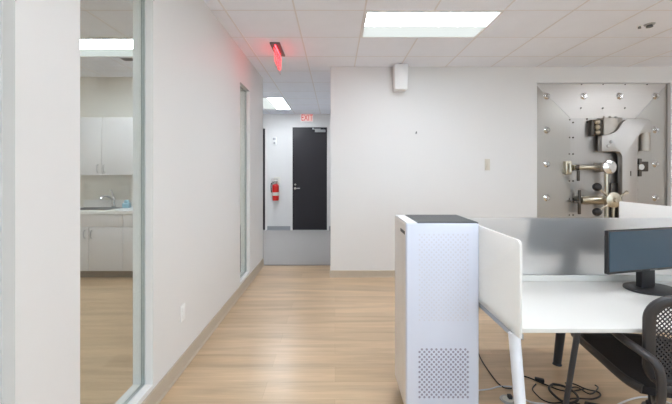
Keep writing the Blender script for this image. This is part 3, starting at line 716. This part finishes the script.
# seat
b = MB(); n = 14; sw = .235
def sz(x, y): return .447 + .25 * x * x - (.9 * max(0, y - .24) ** 2) * 3
t_ = bmesh.new(); top = []; bot = []
for j in range(n + 1):
    y = -.25 + .58 * j / n; wv = sw * (1 - .06 * max(0, -y / .25)) * (1 - 2.2 * max(0, y - .25) ** 2 * 10)
    top.append([t_.verts.new((wv * (2 * i / n - 1), y, sz(wv * (2 * i / n - 1), y))) for i in range(n + 1)])
    bot.append([t_.verts.new((wv * (2 * i / n - 1) * .97, y, sz(wv * (2 * i / n - 1), y) - .035)) for i in range(n + 1)])
for j in range(n):
    for i in range(n):
        t_.faces.new((top[j][i], top[j][i + 1], top[j + 1][i + 1], top[j + 1][i])); t_.faces.new((bot[j][i], bot[j + 1][i], bot[j + 1][i + 1], bot[j][i + 1]))
for j in range(n):
    t_.faces.new((top[j][0], top[j + 1][0], bot[j + 1][0], bot[j][0])); t_.faces.new((top[j][n], bot[j][n], bot[j + 1][n], top[j + 1][n]))
for i in range(n):
    t_.faces.new((top[0][i], bot[0][i], bot[0][i + 1], top[0][i + 1])); t_.faces.new((top[n][i], top[n][i + 1], bot[n][i + 1], bot[n][i]))
bmesh.ops.recalc_face_normals(t_, faces=t_.faces); b._add(t_); obj('seat', b, M['seatfab'], ch, True)
b = MB(); b.tube([(-.205, -.25, .445), (-.238, -.18, .45), (-.242, .0, .452), (-.238, .24, .45), (-.20, .31, .435), (0, .335, .425), (.20, .31, .435), (.238, .24, .45), (.242, 0, .452), (.238, -.18, .45), (.205, -.25, .445)], .019, 10, 5, flat=(.8, 1.1)); obj('seat_frame', b, M['chair'], ch, True)
for s_ in (-1, 1):
    b = MB()
    b.tube([(s_ * .27, -.05, .650), (s_ * .27, -.10, .654), (s_ * .27, -.17, .655), (s_ * .270, -.25, .65), (s_ * .255, -.325, .642), (s_ * .228, -.365, .615), (s_ * .215, -.372, .55), (s_ * .21, -.36, .46), (s_ * .17, -.28, .40), (s_ * .06, -.1, .375)],
           .020, 12, 6, flat=(1.0, .8)); ar = obj('armrest', b, M['chair'], ch, True)
b = MB(); b.box(-.20, .20, -.37, -.35, .50, .53, .006); b.box(-.20, -.17, -.36, -.28, .505, .525, .004); b.box(.17, .20, -.36, -.28, .505, .525, .004); obj('back_support', b, M['chair'], ch, True)
b = MB(); b.box(-.11, .11, -.12, .12, .36, .418, .015); obj('tilt_mechanism', b, M['black'], ch, True)
b = MB(); b.cyl((0, 0, .10), (0, 0, .24), .03); b.cyl((0, 0, .24), (0, 0, .365), .02); obj('gas_column', b, M['black'], ch, True)
for kk in range(5):
    a = math.radians(72 * kk + 63); c, s_ = math.cos(a), math.sin(a)
    b = MB(); b.tube([(0, 0, .115), (c * .15, s_ * .15, .105), (c * .29, s_ * .29, .075)], lambda u: .032 - .012 * u, 10, 4); l = obj('base_leg', b, M['black'], ch, True)
    b = MB(); p = Vector((c * .29, s_ * .29, .029)); tn = Vector((-s_, c, 0)); b.cyl(p - tn * .022, p - tn * .006, .029); b.cyl(p + tn * .006, p + tn * .022, .029); b.cyl(p - tn * .01, p + tn * .01, .008); b.cyl((p.x, p.y, .03), (p.x, p.y, .075), .008); obj('caster', b, M['black'], l, True)

# ------------------------------------------------------------------ floor cables and outlet
def cable(name, label, pts, r, m, cat='cable', group='cables on the floor'):
    b = MB(); b.tube([FL(x, y, r + .0008 + lift) for x, y, lift in [(p + (0,))[:3] for p in pts]], r, 8, 6); return tag(obj(name, b, m), label, cat, group)
cable('power_cable', 'black cable running on the floor from the purifier to the white desk leg', [(474, 340), (480, 357), (488, 370), (497, 382), (504, 387.5), (512, 388.5)], .0042, M['black'])
cable('power_cable', 'white cable on the floor between the purifier and the white desk leg', [(466, 396), (476, 391), (490, 389), (499, 386.5), (512, 386.5)], .0042, M['cablew'])
cable('power_cable', 'thin black cable with an adapter on the floor beside the white desk leg', [(520, 375), (530, 378), (538, 381.5), (548, 385.5), (560, 390), (572, 391), (584, 389)], .0042, M['black'])
cable('power_cable', 'black cable loop on the floor just below the adapter', [(536, 384), (532.5, 389), (536, 394), (543, 400), (553, 403), (566, 402), (580, 404)], .0038, M['black'])
cable('cable_bundle', 'thick black coiled cable bundle on the floor by the dark desk leg', [(553, 384), (549, 388, .012), (553, 394, .012), (562, 401, .012), (571, 403, .012), (578, 399, .012), (574, 392, .012), (563, 386, .012), (553, 384, .012)], .0072, M['black'])
cable('power_cable', 'black cable looping on the floor behind the dark desk leg', [(565, 383), (574, 384, .006), (586, 389, .006), (598, 392), (600, 396), (592, 399), (580, 398.5, .01), (570, 399, .02), (562, 404, .01)], .0045, M['black'])
cable('power_cable', 'black cable trailing off the coil toward the chair', [(564, 391, .03), (576, 387, .006), (590, 394, .010), (598, 388, .0), (595, 385)], .004, M['black'])
cable('power_cable', 'white cable curving on the floor under the office chair', [(606, 412), (618, 404.5), (630, 399.5), (642, 397), (656, 398), (672, 404)], .0048, M['cablew'])
cable('power_cable', 'white cable leaving the floor outlet beside the white desk leg', [(524, 398.5), (529, 401.5), (536, 403), (548, 404.5), (560, 409)], .0045, M['cablew'])
q = FL(539.5, 381.5)
b = MB(); b.box(-.028, .028, -.013, .013, .0005, .022, .005, mtx=Matrix.Translation((q.x, q.y, .0)) @ Matrix.Rotation(math.radians(-25), 4, 'Z'))
tag(obj('power_adapter', b, M['black']), 'small black inline power adapter on the floor cable', 'adapter')
q = FL(508, 400)
t = thing('floor_outlet', 'round steel floor outlet with black plugs beside the white desk leg', 'floor outlet', (q.x, q.y, 0))
b = MB(); b.cyl((q.x, q.y, .0003), (q.x, q.y, .006), .048, .044, 28); obj('ring', b, M['alu'], t)
b = MB(); b.cyl((q.x, q.y, .006), (q.x, q.y, .0075), .032, .032, 24); obj('cover', b, M['label'], t)
for dx, dy in ((.013, .004),):
    b = MB(); b.box(q.x + dx - .012, q.x + dx + .012, q.y + dy - .014, q.y + dy + .014, .0076, .03, .004); obj('plug', b, M['black'], t)

# ------------------------------------------------------------------ world and view
w = bpy.data.worlds.new('world'); sc.world = w; w.use_nodes = True
w.node_tree.nodes['Background'].inputs[0].default_value = (.70, .85, 1, 1); w.node_tree.nodes['Background'].inputs[1].default_value = 3.5
vs = sc.view_settings; vs.view_transform = 'Standard'; vs.look = 'None'; vs.gamma = 1; vs.exposure = .37; vs.use_curve_mapping = False
sc.cycles.use_denoising = True
sc.cycles.max_bounces = 14; sc.cycles.diffuse_bounces = 8; sc.cycles.transparent_max_bounces = 16
